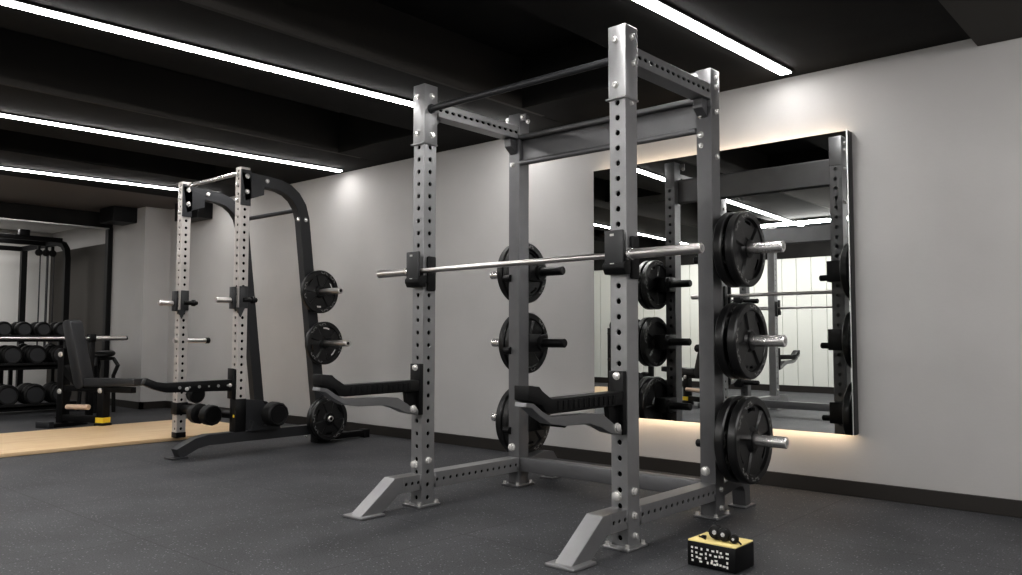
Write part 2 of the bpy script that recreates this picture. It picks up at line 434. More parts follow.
# ------------------------------------------------------------------ silver power rack
W, D, wx, wy = 1.2789, .7784, .083, .088
H = 2.25
rack = thing('power_rack', 'large silver grey power rack with drilled front posts in the middle of the room', 'power rack', (W / 2, D / 2, 0))
def upright(x1, y0, front):
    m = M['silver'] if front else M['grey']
    x0, y1 = x1 - wx, y0 + wy
    b = MB()
    if front:
        left = x1 < .5
        fc = ['-y', '+x', '-x'] if left else ['-y', '-x']
        b.holed(x0, x1, y0, y1, .01, 1.94, 'z', fc, .0668, .0118)
        o = b.build('upright', m, rack); b.liner(x0, x1, y0, y1, .01, 1.94, o)
        s = MB(); s.box(x0 - .004, x1 + .004, y0 - .004, y1 + .004, 1.925, H, bev=.003)
        s.box(x0 - .013, x1 + .006, y0 - .013, y1 + .006, 1.921, 1.929)
        so = s.build('top_sleeve', m, o)
        for z in (1.985, 2.185): bolt((x0 + wx * .42, y0 - .004, z), (0, -1, 0), o)
        if left: bolt((x1 + .004, y0 + .05, 2.19), (1, 0, 0), o, .015); bolt((x1 + .004, y0 + .05, 1.975), (1, 0, 0), o)
        else:
            bolt((x1 + .004, y0 + .045, 2.20), (1, 0, 0), o); bolt((x1 + .004, y0 + .055, 2.085), (1, 0, 0), o); bolt((x1, y0 + .045, 1.905), (1, 0, 0), o, .009)
    else:
        b.holed(x0, x1, y0, y1, .01, H - .06, 'z', ['+y'], .0668, .0118)
        o = b.build('upright', m, rack)
        s = MB()
        if x1 < .5:
            s.box(x0 - .002, x1 + .002, y0 - .003, y1 + .002, H - .20, H, bev=.004)
            s.box(x0 - .030, x0, y0 + .004, y0 + .012, H - .05, H - .01); s.box(x1, x1 + .045, y0 + .004, y0 + .012, H - .05, H - .01)
            s.build('top_cap', m, o)
            bolt((x0 - .012, y0 + .004, H - .03), (0, -1, 0), o); bolt((x1 + .022, y0 + .004, H - .03), (0, -1, 0), o)
            bolt((x1 + .045, y0 + .03, H - .055), (0, -1, 0), o, .012)
            bolt((x0 + .03, y0, 1.935), (0, -1, 0), o)
        else:
            s.box(x0 - .002, x1 + .002, y0 - .003, y1 + .002, H - .2, H, bev=.004); s.box(x0 - .03, x0, y0 - .002, y0 + .012, H - .06, H - .005, bev=.004)
            s.build('top_cap', m, o)
            bolt((x0 - .002, y0 - .004, H - .03), (0, -1, 0), o)
            for z in (2.01, 1.915, 1.86): bolt((x0 + .025, y0, z), (0, -1, 0), o, .014 if z > 1.9 and z < 2 else .011)
            for z in (2.205, 2.16, 2.03, 1.80): bolt((x1 + .002, y0 + .045, z), (1, 0, 0), o, .012)
    p = MB(); p.box(x0 - .025, x1 + .025, y0 - .04, y1 + .025, 0, .011, bev=.003)
    p.build('base_plate', m, o)
    for dx in (x0 - .006, x1 + .010): bolt((dx, y0 - .024, .011), (0, 0, 1), o, .010, .013)
    bolt((x1 + .010, y1 + .01, .011), (0, 0, 1), o, .010, .013)
    if front:
        bolt((x0 + .028, y0, .215), (0, -1, 0), o, .019, .014); bolt((x1, y0 + .045, .235), (1, 0, 0), o, .016)
        if x1 > .5: bolt((x1, y0 + .045, .135), (1, 0, 0), o, .014); bolt((x1, y0 + .05, .05), (1, 0, 0), o, .012)
    else:
        bolt((x0 + .028, y0, .225), (0, -1, 0), o, .020, .014)
        if x1 > .5: bolt((x1, y0 + .05, .135), (1, 0, 0), o, .012); bolt((x1, y0 + .05, .045), (1, 0, 0), o, .012)
        else: bolt((x1, y0 + .05, .14), (1, 0, 0), o, .014)
    return o
for x, y, f in ((0, 0, 1), (W, 0, 1), (0, D, 0), (W, D, 0)): upright(x, y, f)
for x in (0, W):
    # low side rail with sloping front foot
    b = MB()
    b.holed(x - wx, x, wy + .001, D - .001, .088, .168, 'y', ['+x', '-x'], .05, .0095, ends=False)
    b.holed(x - wx, x, -.125, -.001, .088, .168, 'y', ['+x'], .04, .0095, ends=False)
    b.prism([(-.125, .168), (-.18, .168), (-.395, .011), (-.262, .011), (-.155, .088), (-.125, .088)], 0, x - wx, x)
    lr = b.build('lower_rail', M['silver'], rack); b.liner(x - wx, x, wy - .01, D + .01, .088, .168, lr); b.liner(x - wx, x, -.13, .006, .088, .168, lr)
    MB().box(x - wx - .03, x + .03, -.418, -.268, 0, .014, bev=.004).build('foot_plate', M['silver'], lr)
    # top side beam
    b = MB()
    b.holed(x - wx, x, wy + .006, D - .004, 2.088, 2.166, 'y', ['+x', '-x'], .0485, .0165, ey=.55, ends=False)
    tb = b.build('top_beam', M['silver'], rack); b.liner(x - wx, x, wy - .01, D + .01, 2.088, 2.166, tb)
    g = MB(); g.prism([(wy + .005, 2.087), (wy + .075, 2.087), (wy + .005, 2.01)], 0, x - .05, x - .043)
    g.build('gusset', M['grey'], tb)
    g = MB(); g.prism([(D - .004, 2.087), (D - .06, 2.087), (D - .055, 2.04), (D - .004, 2.0)], 0, x - .07, x - .02)
    g.build('gusset', M['grey'], tb)
    # rear foot
    r = MB(); p = [(x - .042, D + wy + .001, .125), (x - .042, 1.04, .150), (x - .042, 1.10, .143), (x - .042, 1.135, .10), (x - .042, 1.145, .012)]
    sec = [(-.036, -.03), (.036, -.03), (.036, .03), (-.036, .03)]
    r.sweep(p, sec)
    rf = r.build('rear_foot', M['grey'], rack)
    MB().box(x - .09, x + .008, 1.08, 1.21, 0, .011, bev=.003).build('foot_plate', M['grey'], rf)
MB().cyl((.005, .044, 2.118), (W - wx - .005, .044, 2.118), .017, n=20).cyl((.002, .044, 2.118), (.012, .044, 2.118), .026).cyl((W - wx - .012, .044, 2.118), (W - wx - .002, .044, 2.118), .026).build('pull_up_bar', M['dark'], rack)
b = MB(); b.box(.002, W - wx - .002, D + .028, D + .034, 1.935, 2.105)
for z in (1.942, 2.100): b.cyl((.002, D + .012, z), (W - wx - .002, D + .012, z), .017, n=20)
b.build('cross_channel', M['grey'], rack)
MB().box(.001, W - wx - .001, D + .004, D + wy - .004, .088, .168, bev=.003).build('rear_crossmember', M['grey'], rack)

# J-cups with graphite face plates
def jcup(x1):
    x0 = x1 - wx; zb = 1.238 if x1 > .5 else 1.231
    b = MB()
    b.box(x0 + .004, x1 + .014, -.052, -.034, zb - .055, zb + .105, bev=.005)           # raised front lip
    o = b.build('j_cup', M['jcup'], rack)
    c = MB()
    c.prism([(-.054, zb - .058), (-.040, zb - .082), (-.001, zb - .082), (-.001, zb - .022), (-.036, zb - .022), (-.054, zb - .04)], 0, x0 - .004, x1 + .022, bev=.003)
    c.box(x1 + .001, x1 + .018, .020, .078, zb - .100, zb + .085, bev=.008)
    c.box(x1 + .001, x1 + .010, -.004, .030, zb - .06, zb - .02, bev=.002)
    c.build('cradle', M['rubber'], o)
    for dz in (.085, -.040):
        k = MB(); k.box(x0 + .034, x0 + .054, -.0532, -.0519, zb + dz - .005, zb + dz + .005); k.build('badge', M['mark'], o)
jcup(0); jcup(W)

# spotter arms
def spotter(x1, parent, mpad, mweb, mbr, dy=0., dz=0., sc=1., z0=.63, sy=1.):
    x0 = x1 - .062
    def T(l): return [(dy + y * sc * sy, z0 + dz + (z - z0) * sc) for y, z in l]
    web = T([(-.735, .650), (-.690, .645), (-.630, .612), (-.572, .588), (-.288, .583), (-.192, .576), (-.092, .526), (-.035, .500), (-.035, .478), (-.126, .494), (-.200, .522), (-.288, .543), (-.478, .548), (-.572, .562), (-.650, .598), (-.700, .628), (-.740, .634)])
    o = MB().prism(web, 0, x0 + .004, x1 - .004).build('spotter_arm', mweb, parent)
    pad = T([(-.034, .660), (-.034, .604), (-.575, .600), (-.617, .610), (-.645, .637), (-.733, .657), (-.733, .712), (-.660, .706), (-.640, .690), (-.575, .656)])
    MB().prism(pad, 0, x0 - .004, x1 + .004, bev=.004).build('pad', mpad, o)
    rb = MB()
    for i in range(12):
        y = -.10 - i * .038
        q = T([(y, .612), (y - .020, .612), (y - .020, .648), (y, .648)])
        rb.prism(q, 0, x1 + .003, x1 + .0075)
    rb.build('pad_ribs', mpad, o)
    br = MB(); q = T([(-.034, .745), (-.002, .745), (-.002, .478), (-.034, .478)]); br.prism(q, 0, x0 - .008, x1 + .004, bev=.003)
    q = T([(-.034, .61), (-.12, .60), (-.11, .545), (-.034, .50)]); br.prism(q, 0, x0 + .02, x1 - .02)
    br.build('bracket', mbr, o)
    for y, z in ((-.037, .725),): 
        a = T([(y, z)])[0]; bolt((x0 + wx * .45, a[0], a[1]), (0, -1, 0), o, .014 * sc)
    for y, z in ((-.075, .512),):
        a = T([(y, z)])[0]; bolt((x1 - .004, a[0], a[1]), (1, 0, 0), o, .017 * sc)
    a = T([(-.036, .497)])[0]; bolt((x1 - .018, a[0], a[1]), (0, -1, 0), o, .013 * sc)
spotter(.006, rack, M['rubber'], M['midgrey'], M['black'], sy=.88); spotter(W - .006, rack, M['rubber'], M['midgrey'], M['black'], sy=.88)

# plate storage horns
HORN_R = [(.88, 1.327), (.88, .870), (.88, .386)]
HORN_L = [(.968, 1.287), (.985, .848), (.985, .368)]
for y, z in HORN_R:
    h = MB(); h.cyl((W - .005, y, z), (1.60, y, z), .0285, n=24, ch=.004)
    o = h.build('storage_horn', M['chrome'], rack)
    MB().cyl((1.5985, y, z), (1.601, y, z), .012, n=16).build('end_plug', M['dimmark'], o)
    k = MB(); k.cyl((W - wx - .075, y, z - .04), (W + .03, y, z - .04), .020, ch=.006); k.box(W - wx - .01, W + .012, D + wy, y + .05, z - .07, z + .07, bev=.004)
    k.cyl((W + .002, y, z), (W + .020, y, z), .045)
    k.build('horn_bracket', M['black'], o)
for y, z in HORN_L:
    h = MB(); h.cyl((-.40, y, z), (-.06, y, z), .0275, n=24, ch=.004)
    o = h.build('storage_horn', M['chrome'], rack)
    k = MB(); k.cyl((-.065, y, z), (.19, y, z), .027, ch=.006); k.box(-wx - .006, .006, D + wy, y + .05, z - .055, z + .055, bev=.004)
    k.cyl((.0, y, z), (.022, y, z), .048)
    k.build('horn_bracket', M['black'], o)
    MB().cyl((-wx - .03, D - .002, z - .045), (-wx + .02, D - .002, z - .045), .022).build('knob', M['black'], o)

# ------------------------------------------------------------------ weight plates
def plate(R, th, name='weight_plate', lettered=True):
    """disc standing in the y-z plane, axis +x, centre at the origin"""
    root = thing(name, 'x', 'weight plate')
    n = 72; hub = .0295
    def prof(r, a):
        q = r / R
        if q > .80: return th / 2 if q < .97 else th / 2 - .005
        if q < .30: return th / 2 - .001
        k = (a / (2 * PI) * 3) % 1.0                      # three broad spokes
        spoke = abs(k - .5) < .17
        return th / 2 - (.006 if spoke else .016)
    radii = [hub, .045 / .19 * R, .30 * R, .31 * R, .42 * R, .43 * R, .54 * R, .66 * R, .74 * R, .79 * R, .81 * R, .88 * R, .965 * R, R]
    bm = bmesh.new()
    G = {}
    for s in (1, -1):
        for i, r in enumerate(radii):
            for j in range(n):
                a = 2 * PI * j / n
                x = s * prof(r, a + 1e-4)
                if i == len(radii) - 1: x = s * (th / 2 - .007)
                G[s, i, j] = bm.verts.new((x, r * math.cos(a), r * math.sin(a)))
    def isopen(i, j):
        k = ((j + .5) / n * 3) % 1.0
        return i == 7 and abs(((k + .5) % 1.0) - .5) < .13
    for i in range(len(radii) - 1):
        for j in range(n):
            q = (j + 1) % n
            if isopen(i, j): continue
            bm.faces.new((G[1, i, j], G[1, i + 1, j], G[1, i + 1, q], G[1, i, q]))
            bm.faces.new((G[-1, i, q], G[-1, i + 1, q], G[-1, i + 1, j], G[-1, i, j]))
    for j in range(n):
        q = (j + 1) % n; i = len(radii) - 1
        bm.faces.new((G[1, i, j], G[-1, i, j], G[-1, i, q], G[1, i, q]))
        bm.faces.new((G[1, 0, q], G[-1, 0, q], G[-1, 0, j], G[1, 0, j]))
        for i in (7,):
            if isopen(i, j):
                for (di, dj, A, B) in ((-1, 0, (i, j), (i, q)), (1, 0, (i + 1, q), (i + 1, j)), (0, -1, (i + 1, j), (i, j)), (0, 1, (i, q), (i + 1, q))):
                    if not isopen(i + di, (j + dj) % n):
                        bm.faces.new((G[1, A[0], A[1]], G[1, B[0], B[1]], G[-1, B[0], B[1]], G[-1, A[0], A[1]]))
    bmesh.ops.recalc_face_normals(bm, faces=bm.faces[:])
    b = MB(); b.bm.free(); b.bm = bm
    b.build('disc', M['iron'], root)
    h = MB(); h.lathe((-th / 2 - .001, 0, 0), (1, 0, 0), [(0, hub), (0, hub + .014), (th + .002, hub + .018), (th + .0035, hub + .012), (th + .0035, hub)], 32, caps=False)
    h.build('hub_ring', M['black'], root)
    if lettered:
        l = MB()
        for base, cnt in ((.2, 7), (.2 + 2 * PI / 3, 6), (.2 + 4 * PI / 3, 7)):
            for k in range(cnt):
                a = base + k * .155
                if k == 3: continue
                for part in range(2):
                    rad = R * (.865 + .045 * part); aa = a + (.03 if (k + part) % 2 else -.02)
                    c = Vector((th / 2 - .001, rad * math.cos(aa), rad * math.sin(aa)))
                    rot = Matrix.Rotation(aa, 3, 'X')
                    l.box(c.x, c.x + .0022, c.y - R * .016, c.y + R * .016, c.z - R * .035, c.z + R * .035, rot=rot, pivot=c)
        l.build('raised_lettering', M['dimmark'], root)
    return root
P19, P21, P16 = plate(.190, .046), plate(.213, .048), plate(.178, .040)
u19, u21, u16 = [], [], []
g = 'plates on the right horns of the silver rack'
for (P, u, row, nm, xs) in ((P19, u19, 0, 'top', (1.342, 1.404)), (P19, u19, 1, 'middle', (1.345, 1.410)), (P21, u21, 2, 'bottom', (1.348, 1.416))):
    y, z = HORN_R[row]
    for k, x in enumerate(xs):
        o = place(P, u, (x, y, z), 'black plate on the %s right horn of the silver rack, %s' % (nm, ('inner one', 'outer one')[k]), g)
        o.rotation_euler.x = .5 + row * 1.1 + k
g = 'plates on the left horns of the silver rack'
for (P, u, row, nm, xs) in ((P19, u19, 0, 'top', (-.112, -.166)), (P19, u19, 1, 'middle', (-.112, -.166)), (P21, u21, 2, 'bottom', (-.112, -.168))):
    y, z = HORN_L[row]
    for k, x in enumerate(xs):
        o = place(P, u, (x, y, z), 'black plate on the %s left horn of the silver rack, %s' % (nm, ('inner one', 'outer one')[k]), g)
        o.rotation_euler.x = 1.1 + row * .8 + k * .6

# ------------------------------------------------------------------ barbell on the silver rack
def barbell(x0, x1, s0, s1, y, z, label, rs=.0135, rl=.0215, mat_=None):
    t = thing('barbell', label, 'barbell', ((x0 + x1) / 2, y, z))
    MB().cyl((s0, y, z), (s1, y, z), rs, n=20).build('shaft', M['bar'], t)
    for a, b, c in ((x0, s0, 1), (s1, x1, -1)):
        o = MB().cyl((a, y, z), (b, y, z), rl, n=24, ch=.003).build('sleeve', M['bar'], t)
        q = s0 if c == 1 else s1
        MB().cyl((q - .008, y, z), (q + .008, y, z), rl * 1.22, n=24, ch=.003).build('collar', M['chrome'], o)
        e_ = x0 if c == 1 else x1
        MB().cyl((e_ - .0015, y, z), (e_ + .0015, y, z), rl * .55, n=16).build('end_cap', M['dimmark'], o)
    return t
bb = barbell(-.345, 1.645, -.095, 1.312, -.0165, 1.2315, 'long bare steel barbell resting in the cups of the silver rack')
bb.rotation_euler.y = -.004
bb.location.z += .006

rk2 = copy_tree(rack); rk2.location += Vector((-.95, -3.25, 0))
rk2['label'] = 'second silver power rack, seen only as a reflection in the wall mirror'
bb2 = copy_tree(bb); bb2.location += Vector((-.95, -3.25, 0))
bb2['label'] = 'steel barbell on the second rack, seen only in the wall mirror'
# ------------------------------------------------------------------ half rack at the left
LX, LY, HL = -2.50, .37, 2.20
RX = -3.44                                    # +x face of the far upright
hw = .078
hr = thing('half_rack', 'smaller half rack with curved dark top arms and silver drilled posts, by the wood platform', 'half rack', ((LX + RX) / 2, .6, 0))
for x1, zb in ((LX, .155), (RX, .075)):
    x0 = x1 - hw; far = x1 < -3
    b = MB(); b.holed(x0, x1, LY, LY + hw, zb, HL, 'z', ['-y', '+x'], .06, .0125)
    o = b.build('upright', M['pinksilver'], hr); b.liner(x0, x1, LY, LY + hw, zb, HL, o)
    g_ = MB(); g_.box(x1 + .001, x1 + .009, LY - .002, LY + hw + .004, HL - .30, HL - .02); g_.prism([(LY + .002, HL - .04), (LY + hw + .12, HL - .09), (LY + hw + .12, HL - .20), (LY + .04, HL - .26)], 0, x1 + .001, x1 + .009)
    go = g_.build('gusset_plate', M['dark'], o)
    for z in (HL - .07, HL - .19): bolt((x1 + .009, LY + .05, z), (1, 0, 0), o, .016)
    for z in (HL - .06, HL - .14, HL - .26): bolt((x0 + .03, LY, z), (0, -1, 0), o, .014)
    if far: 
        MB().box(x0 - .004, x1 + .004, LY - .004, LY + hw + .004, .031, .076, bev=.004).build('foot_cap', M['black'], o)
    else:
        s = MB(); s.box(x0 - .006, x1 + .006, LY - .006, LY + hw + .006, .150, .405, bev=.004); s.build('lower_sleeve', M['black'], o)
        MB().box(x1 - .03, x1 - .012, LY - .009, LY - .0055, .265, .285).build('yellow_dot', M['brightyellow'], o)
    # curved arm and sloping rear leg
    xc = x1 - hw / 2
    pth = [(xc, LY + hw, 2.118), (xc, .60, 2.112), (xc, .72, 2.10), (xc, .80, 2.075), (xc, .87, 2.025), (xc, .925, 1.95), (xc, .955, 1.85), (xc, .985, 1.60), (xc, 1.075, .85), (xc, 1.165, .10)]
    sec = [(-.039, -.046), (.039, -.046), (.039, .046), (-.039, .046)]
    a = MB(); a.sweep(pth, sec); ar = a.build('curved_arm', M['dark'], hr)
    bolt((x1, .60, 2.118), (1, 0, 0), ar, .014); bolt((x1 - .012, .905, 1.845), (0, -1, 0), ar, .014); bolt((x1, .965, 1.845), (1, 0, 0), ar, .014)
    # floor rail
    if not far:
        r = MB(); r.sweep([(xc, -.075, .035), (xc, .06, .100), (xc, .15, .117), (xc, .9, .117), (xc, 1.19, .117)], [(-.045, -.038), (.045, -.038), (.045, .038), (-.045, .038)])
        ro = r.build('floor_rail', M['dark'], hr)
        MB().box(xc - .06, xc + .06, -.135, -.01, 0, .014, bev=.004).build('foot_plate', M['dark'], ro)
        MB().box(xc - .055, xc + .055, 1.11, 1.24, .0, .19, bev=.004).build('rear_block', M['black'], ro)
        MB().box(xc - .03, xc + .03, 1.24, 1.64, .012, .062, bev=.004).box(xc - .04, xc + .04, 1.60, 1.66, 0, .07, bev=.004).build('rear_foot', M['black'], ro)
        for dx, dy_ in ((-.075, 1.09), (.06, 1.13), (.06, 1.2)): bolt((xc + dx if dx < 0 else xc + .055, dy_, .05), (1, 0, 0) if dx > 0 else (0, -1, 0), ro, .012)
    else:
        MB().box(xc - .04, xc + .04, 1.13, 1.24, 0, .12, bev=.004).build('rear_block', M['black'], hr)
# crossbars
MB().cyl((RX, LY + .04, 2.165), (LX - hw, LY + .04, 2.165), .016).build('pull_up_bar', M['chrome'], hr)
MB().cyl((RX + .0, .93, 1.93), (LX - hw, .93, 1.93), .018).build('rear_bar', M['dark'], hr)
MB().cyl((RX, LY + .055, .275), (LX - hw, LY + .055, .275), .034, ch=.004).box(RX - hw - .012, RX + .012, LY - .010, LY + hw + .012, .225, .325, bev=.004).cyl((-2.86, LY + .055, .275), (-2.86, LY - .035, .245), .012).build('low_crossbeam', M['black'], hr)
# saddle bracket carrying the dumbbells
sb = MB(); sb.prism([(LY + .075, .40), (LY + .22, .385), (LY + .33, .22), (LY + .33, .16), (LY + .075, .16)], 0, LX - .004, LX + .006)
sb.prism([(LY + .10, .158), (LY + .12, .235), (LY + .17, .20), (LY + .23, .19), (LY + .29, .20), (LY + .34, .235), (LY + .36, .158)], 0, LX + .006, LX + .05)
sb.build('saddle', M['dark'], hr)
# j-cups with steel pegs
for x1 in (LX, RX):
    x0 = x1 - hw; z = 1.185
    j = MB(); j.box(x0 - .004, x0 + .055, LY - .032, LY - .002, z - .09, z + .08, bev=.005); j.box(x1 + .001, x1 + .014, LY + .005, LY + .075, z - .085, z + .085, bev=.005)
    j.prism([(LY - .02, z - .08), (LY + .05, z - .08), (LY + .015, z - .155)], 0, x1 - .012, x1 + .014)
    o = j.build('j_cup', M['jcup'], hr)
    MB().cyl((x0 + .025, LY - .155, z - .025), (x0 + .025, LY - .033, z - .025), .021, ch=.004).build('steel_peg', M['bar'], o)
    MB().cyl((x1 + .012, LY + .03, z - .02), (x1 + .012, LY + .15, z - .02), .018, ch=.004).cyl((x1 + .012, LY + .10, z - .02), (x1 + .012, LY + .13, z - .02), .028, ch=.004).build('grip_knob', M['black'], o)
pg = MB().cyl((RX - .03, LY + hw, .845), (RX - .03, LY + .27, .845), .019).build('band_peg', M['bar'], hr)
MB().cyl((RX - .03, LY + .255, .845), (RX - .03, LY + .29, .845), .026, ch=.004).build('end_cap', M['black'], pg)
MB().cyl((RX - .03, LY - .03, .845), (RX - .03, LY - .001, .845), .02).build('peg_nut', M['bar'], pg)
ax0, ax1 = LX - .068, LX - .008
sa = MB().prism([(LY - .03, .555), (-.169, .549), (-.24, .560), (-.315, .590), (-.335, .545), (-.25, .505), (-.167, .480), (LY - .03, .470)], 0, ax0, ax1, bev=.004).build('spotter_arm', M['black'], hr)
MB().prism([(LY - .034, .64), (LY - .002, .63), (LY - .002, .40), (LY - .034, .41)], 0, ax0 - .008, ax1 + .006, bev=.003).build('bracket', M['black'], sa)
for k in range(6): MB().cyl((ax1 - .001, LY - .07 - k * .075, .512), (ax1 + .003, LY - .07 - k * .075, .512), .012 if k % 2 else .008, n=10).build('hole_rim', M['dimmark'], sa)
bolt((ax1, LY - .05, .512), (1, 0, 0), sa, .012); bolt((ax1, -.02, .50), (1, 0, 0), sa, .012)
pk = MB(); pk.cyl((RX + .02, LY + .13, .395), (RX + .10, LY + .13, .385), .07, ch=.01); pk.cyl((RX - .03, LY + .07, .39), (RX + .03, LY + .13, .39), .02); pk.build('roller_pad', M['rubber'], hr)
# horns with plates
for i, (y, z) in enumerate(((1.068, 1.252), (1.118, .828), (1.165, .205))):
    xe = (-2.15, -2.11, -2.385)[i]
    h = MB(); h.cyl((LX - .03, y, z), (xe, y, z), .0255, n=20, ch=.004); o = h.build('storage_horn', M['bar'], hr)
    MB().cyl((xe - .002, y, z), (xe + .0015, y, z), .013, n=16).build('end_plug', M['black'], o)
    MB().cyl((LX - .005, y, z), (LX + .014, y, z), .05).build('horn_flange', M['black'], o)
lab = ['upper small black plate on the half rack rear leg', 'middle small black plate on the half rack rear leg']
for i, (y, z, x) in enumerate(((1.068, 1.252, -2.435), (1.118, .828, -2.435))):
    o = place(P16, u16, (x, y, z), lab[i], 'plates on the half rack'); o.rotation_euler.x = .4 + i
for k, x in enumerate((-2.462, -2.418)):
    o = place(P16, u16, (x, 1.165, .205), 'small black plate on the lowest half rack horn, ' + ('inner one', 'outer one')[k], 'plates on the half rack')
    o.rotation_euler.x = k * .7 + 2

# ------------------------------------------------------------------ dumbbells
def dumbbell(r, L, hl, name='dumbbell', hexed=False):
    """axis +x, centre at origin; L head length, hl half of the handle"""
    root = thing(name, 'x', 'dumbbell')
    MB().lathe((-hl - .01, 0, 0), (1, 0, 0), [(0, .014), (hl * .6, .015), (hl + .01, .0175), (hl * 1.4 + .02, .015), (2 * hl + .02, .014)], 16).build('handle', M['chrome'] if not hexed else M['black'], root)
    for s in (-1, 1):
        b = MB(); n = 12 if hexed else 28
        b.lathe((s * hl, 0, 0), (s, 0, 0), [(0, r * .45), (.004, r * .82), (.014, r), (L * .75, r), (L - .012, r * .96), (L, r * .82), (L - .004, r * .74), (L - .003, r * .01)], n)
        h = b.build('weight_head', M['rubber'], root)
        MB().lathe((s * (hl + L - .0035), 0, 0), (s, 0, 0), [(0, r * .70), (.002, r * .68)], n).build('end_face', M['vinyl'] if not hexed else M['black'], h)
    return root
dA = dumbbell(.095, .115, .06, hexed=True); ua = []
place(dA, ua, (LX + .055, LY + .23, .287), 'faceted black dumbbell on the half rack saddle, right of the near post', 'dumbbells on the half rack')
o = place(dA, ua, (-2.86, LY - .065, .272), 'faceted black dumbbell hooked on the low crossbeam between the half rack posts', 'dumbbells on the half rack'); o.scale = (.85, .85, .85)

# ------------------------------------------------------------------ lifting platform
pf = MB(); pf.box(-4.895, -3.52, -5.0, 1.28, .0005, .030, bev=.004)
tag(pf.build('lifting_platform', M['wood']), 'long pale wood lifting platform on the dark rubber floor at the left', 'platform')

# ------------------------------------------------------------------ bench with bar
by = .42
def make_bench(label):
    bn = thing('weight_bench', label, 'bench', (0, 0, 0))
    hwd = .072
    MB().prism([(.235, .475), (.875, .482), (.875, .415), (.235, .39)], 1, -hwd, hwd, bev=.012).build('seat_pad', M['vinyl'], bn)
    MB().prism([(-.075, 1.00), (-.055, 1.03), (.005, 1.04), (.040, 1.02), (.235, .41), (.20, .375), (.135, .375), (.10, .42)], 1, -hwd, hwd, bev=.012).build('backrest', M['vinyl'], bn)
    fr = MB()
    fr.box(-.11, .44, -.035, .035, .05, .115, bev=.004)
    fr.box(-.15, -.07, -.04, .04, .0, .76, bev=.005)
    fr.box(.38, .465, -.04, .04, .05, .42, bev=.005)
    fr.box(-.10, .80, -.03, .03, .345, .40, bev=.004)
    fr.prism([(-.10, .62), (.12, .42), (.12, .36), (-.10, .52)], 1, -.03, .03)
    fr.box(-.19, -.03, -.19, .19, .0, .035, bev=.004)
    fr.build('frame', M['black'], bn)
    MB().box(.365, .48, -.055, .055, .0, .05, bev=.006).build('front_foot', M['black'], bn)
    MB().box(.374, .471, -.044, .044, .055, .105).build('yellow_band', M['brightyellow'], bn)
    for dy in (-.19, .19): MB().box(-.20, -.02, dy - .03, dy + .03, .0, .06, bev=.006).build('rear_foot', M['vinyl'], bn)
    MB().cyl((.055, -.09, .20), (.34, -.09, .205), .026, n=16, ch=.004).build('foot_roller', M['tan'], bn)
    for z, x in ((.70, -.11), (.34, -.11), (.36, .42)): bolt((x, -.041, z), (0, -1, 0), bn, .022)
    return bn
bn = make_bench('black incline weight bench with yellow band on its front leg, beside the wood platform')
bn.location = (-5.3, .22, 0); bn.rotation_euler.z = math.radians(20)
b2 = copy_tree(bn); b2.location = (-1.72, -2.95, 0); b2.rotation_euler.z = math.radians(200)
b2['label'] = 'black incline weight bench seen only in the mirror, behind the left plates'
# bar stands carrying the second barbell
for yy, wh in ((.46, 'nearer the dumbbell rack end of the bar'), (.70, 'nearer the dark collar of the bar')):
    bs = thing('bar_stand', 'slim black bar stand behind the bench, ' + wh, 'bar stand', (-6.1, yy, 0), 'bar stands at the far bench')
    s = MB(); s.box(-6.135, -6.065, yy - .03, yy + .03, .0, .828, bev=.004); s.build('post', M['black'], bs)
    s = MB(); s.box(-6.25, -5.95, yy - .05, yy + .05, .0, .02, bev=.003); s.build('base', M['black'], bs)
    s = MB(); s.box(-6.15, -6.05, yy - .03, yy + .03, .815, .836, bev=.002).box(-6.06, -6.045, yy - .03, yy + .03, .82, .90, bev=.002).box(-6.155, -6.14, yy - .03, yy + .03, .82, .90, bev=.002); s.build('hook', M['black'], bs)
t = thing('barbell', 'steel barbell with dark collar across two bar stands behind the far bench', 'barbell', (-6.1, .3, .86))
MB().cyl((-6.1, -1.1, .855), (-6.1, .70, .855), .016).build('shaft', M['bar'], t)
MB().cyl((-6.1, .72, .855), (-6.1, 1.07, .855), .026, ch=.004).build('sleeve', M['bar'], t)
MB().cyl((-6.1, -1.45, .855), (-6.1, -1.12, .855), .026, ch=.004).build('sleeve', M['bar'], t)
MB().cyl((-6.1, .675, .855), (-6.1, .725, .855), .036, ch=.004).build('collar', M['black'], t)
MB().cyl((-6.1, 1.065, .855), (-6.1, 1.085, .855), .02).build('end_cap', M['black'], t)
MB().cyl((-6.1, -1.145, .855), (-6.1, -1.1, .855), .036, ch=.004).build('collar', M['black'], t)

# slim drilled post behind the bench (bright studs)
# ------------------------------------------------------------------ dumbbell rack in front of the opening
dr = thing('dumbbell_rack', 'black three tier dumbbell rack standing in the opening at far left', 'rack', (-7.25, -.4, 0))
tiers = [(-7.22, .085), (-7.28, .545), (-7.34, .865)]
ya, yb_ = -1.9, .93
for x, z in tiers:
    s = MB(); s.box(x - .17, x + .17, ya, yb_, z - .03, z, bev=.004); s.box(x + .15, x + .17, ya, yb_, z - .055, z + .025, bev=.004)
    s.build('shelf', M['black'], dr)
for y in (ya + .05, yb_ - .05):
    MB().box(-7.50, -7.43, y - .03, y + .03, 0, .95, bev=.004).box(-7.5, -7.05, y - .03, y + .03, 0, .05, bev=.004).build('side_post', M['black'], dr)
dbs = [dumbbell(.122, .11, .06), dumbbell(.112, .10, .06), dumbbell(.088, .085, .06)]
us = [[], [], []]
nm = ['bottom', 'middle', 'top']
cnt = [0, 0, 0]
ordw = ['first from the right end', 'second from the right end', 'third from the right end', 'fourth from the right end', 'fifth from the right end', 'sixth from the right end', 'seventh from the right end', 'eighth from the right end']
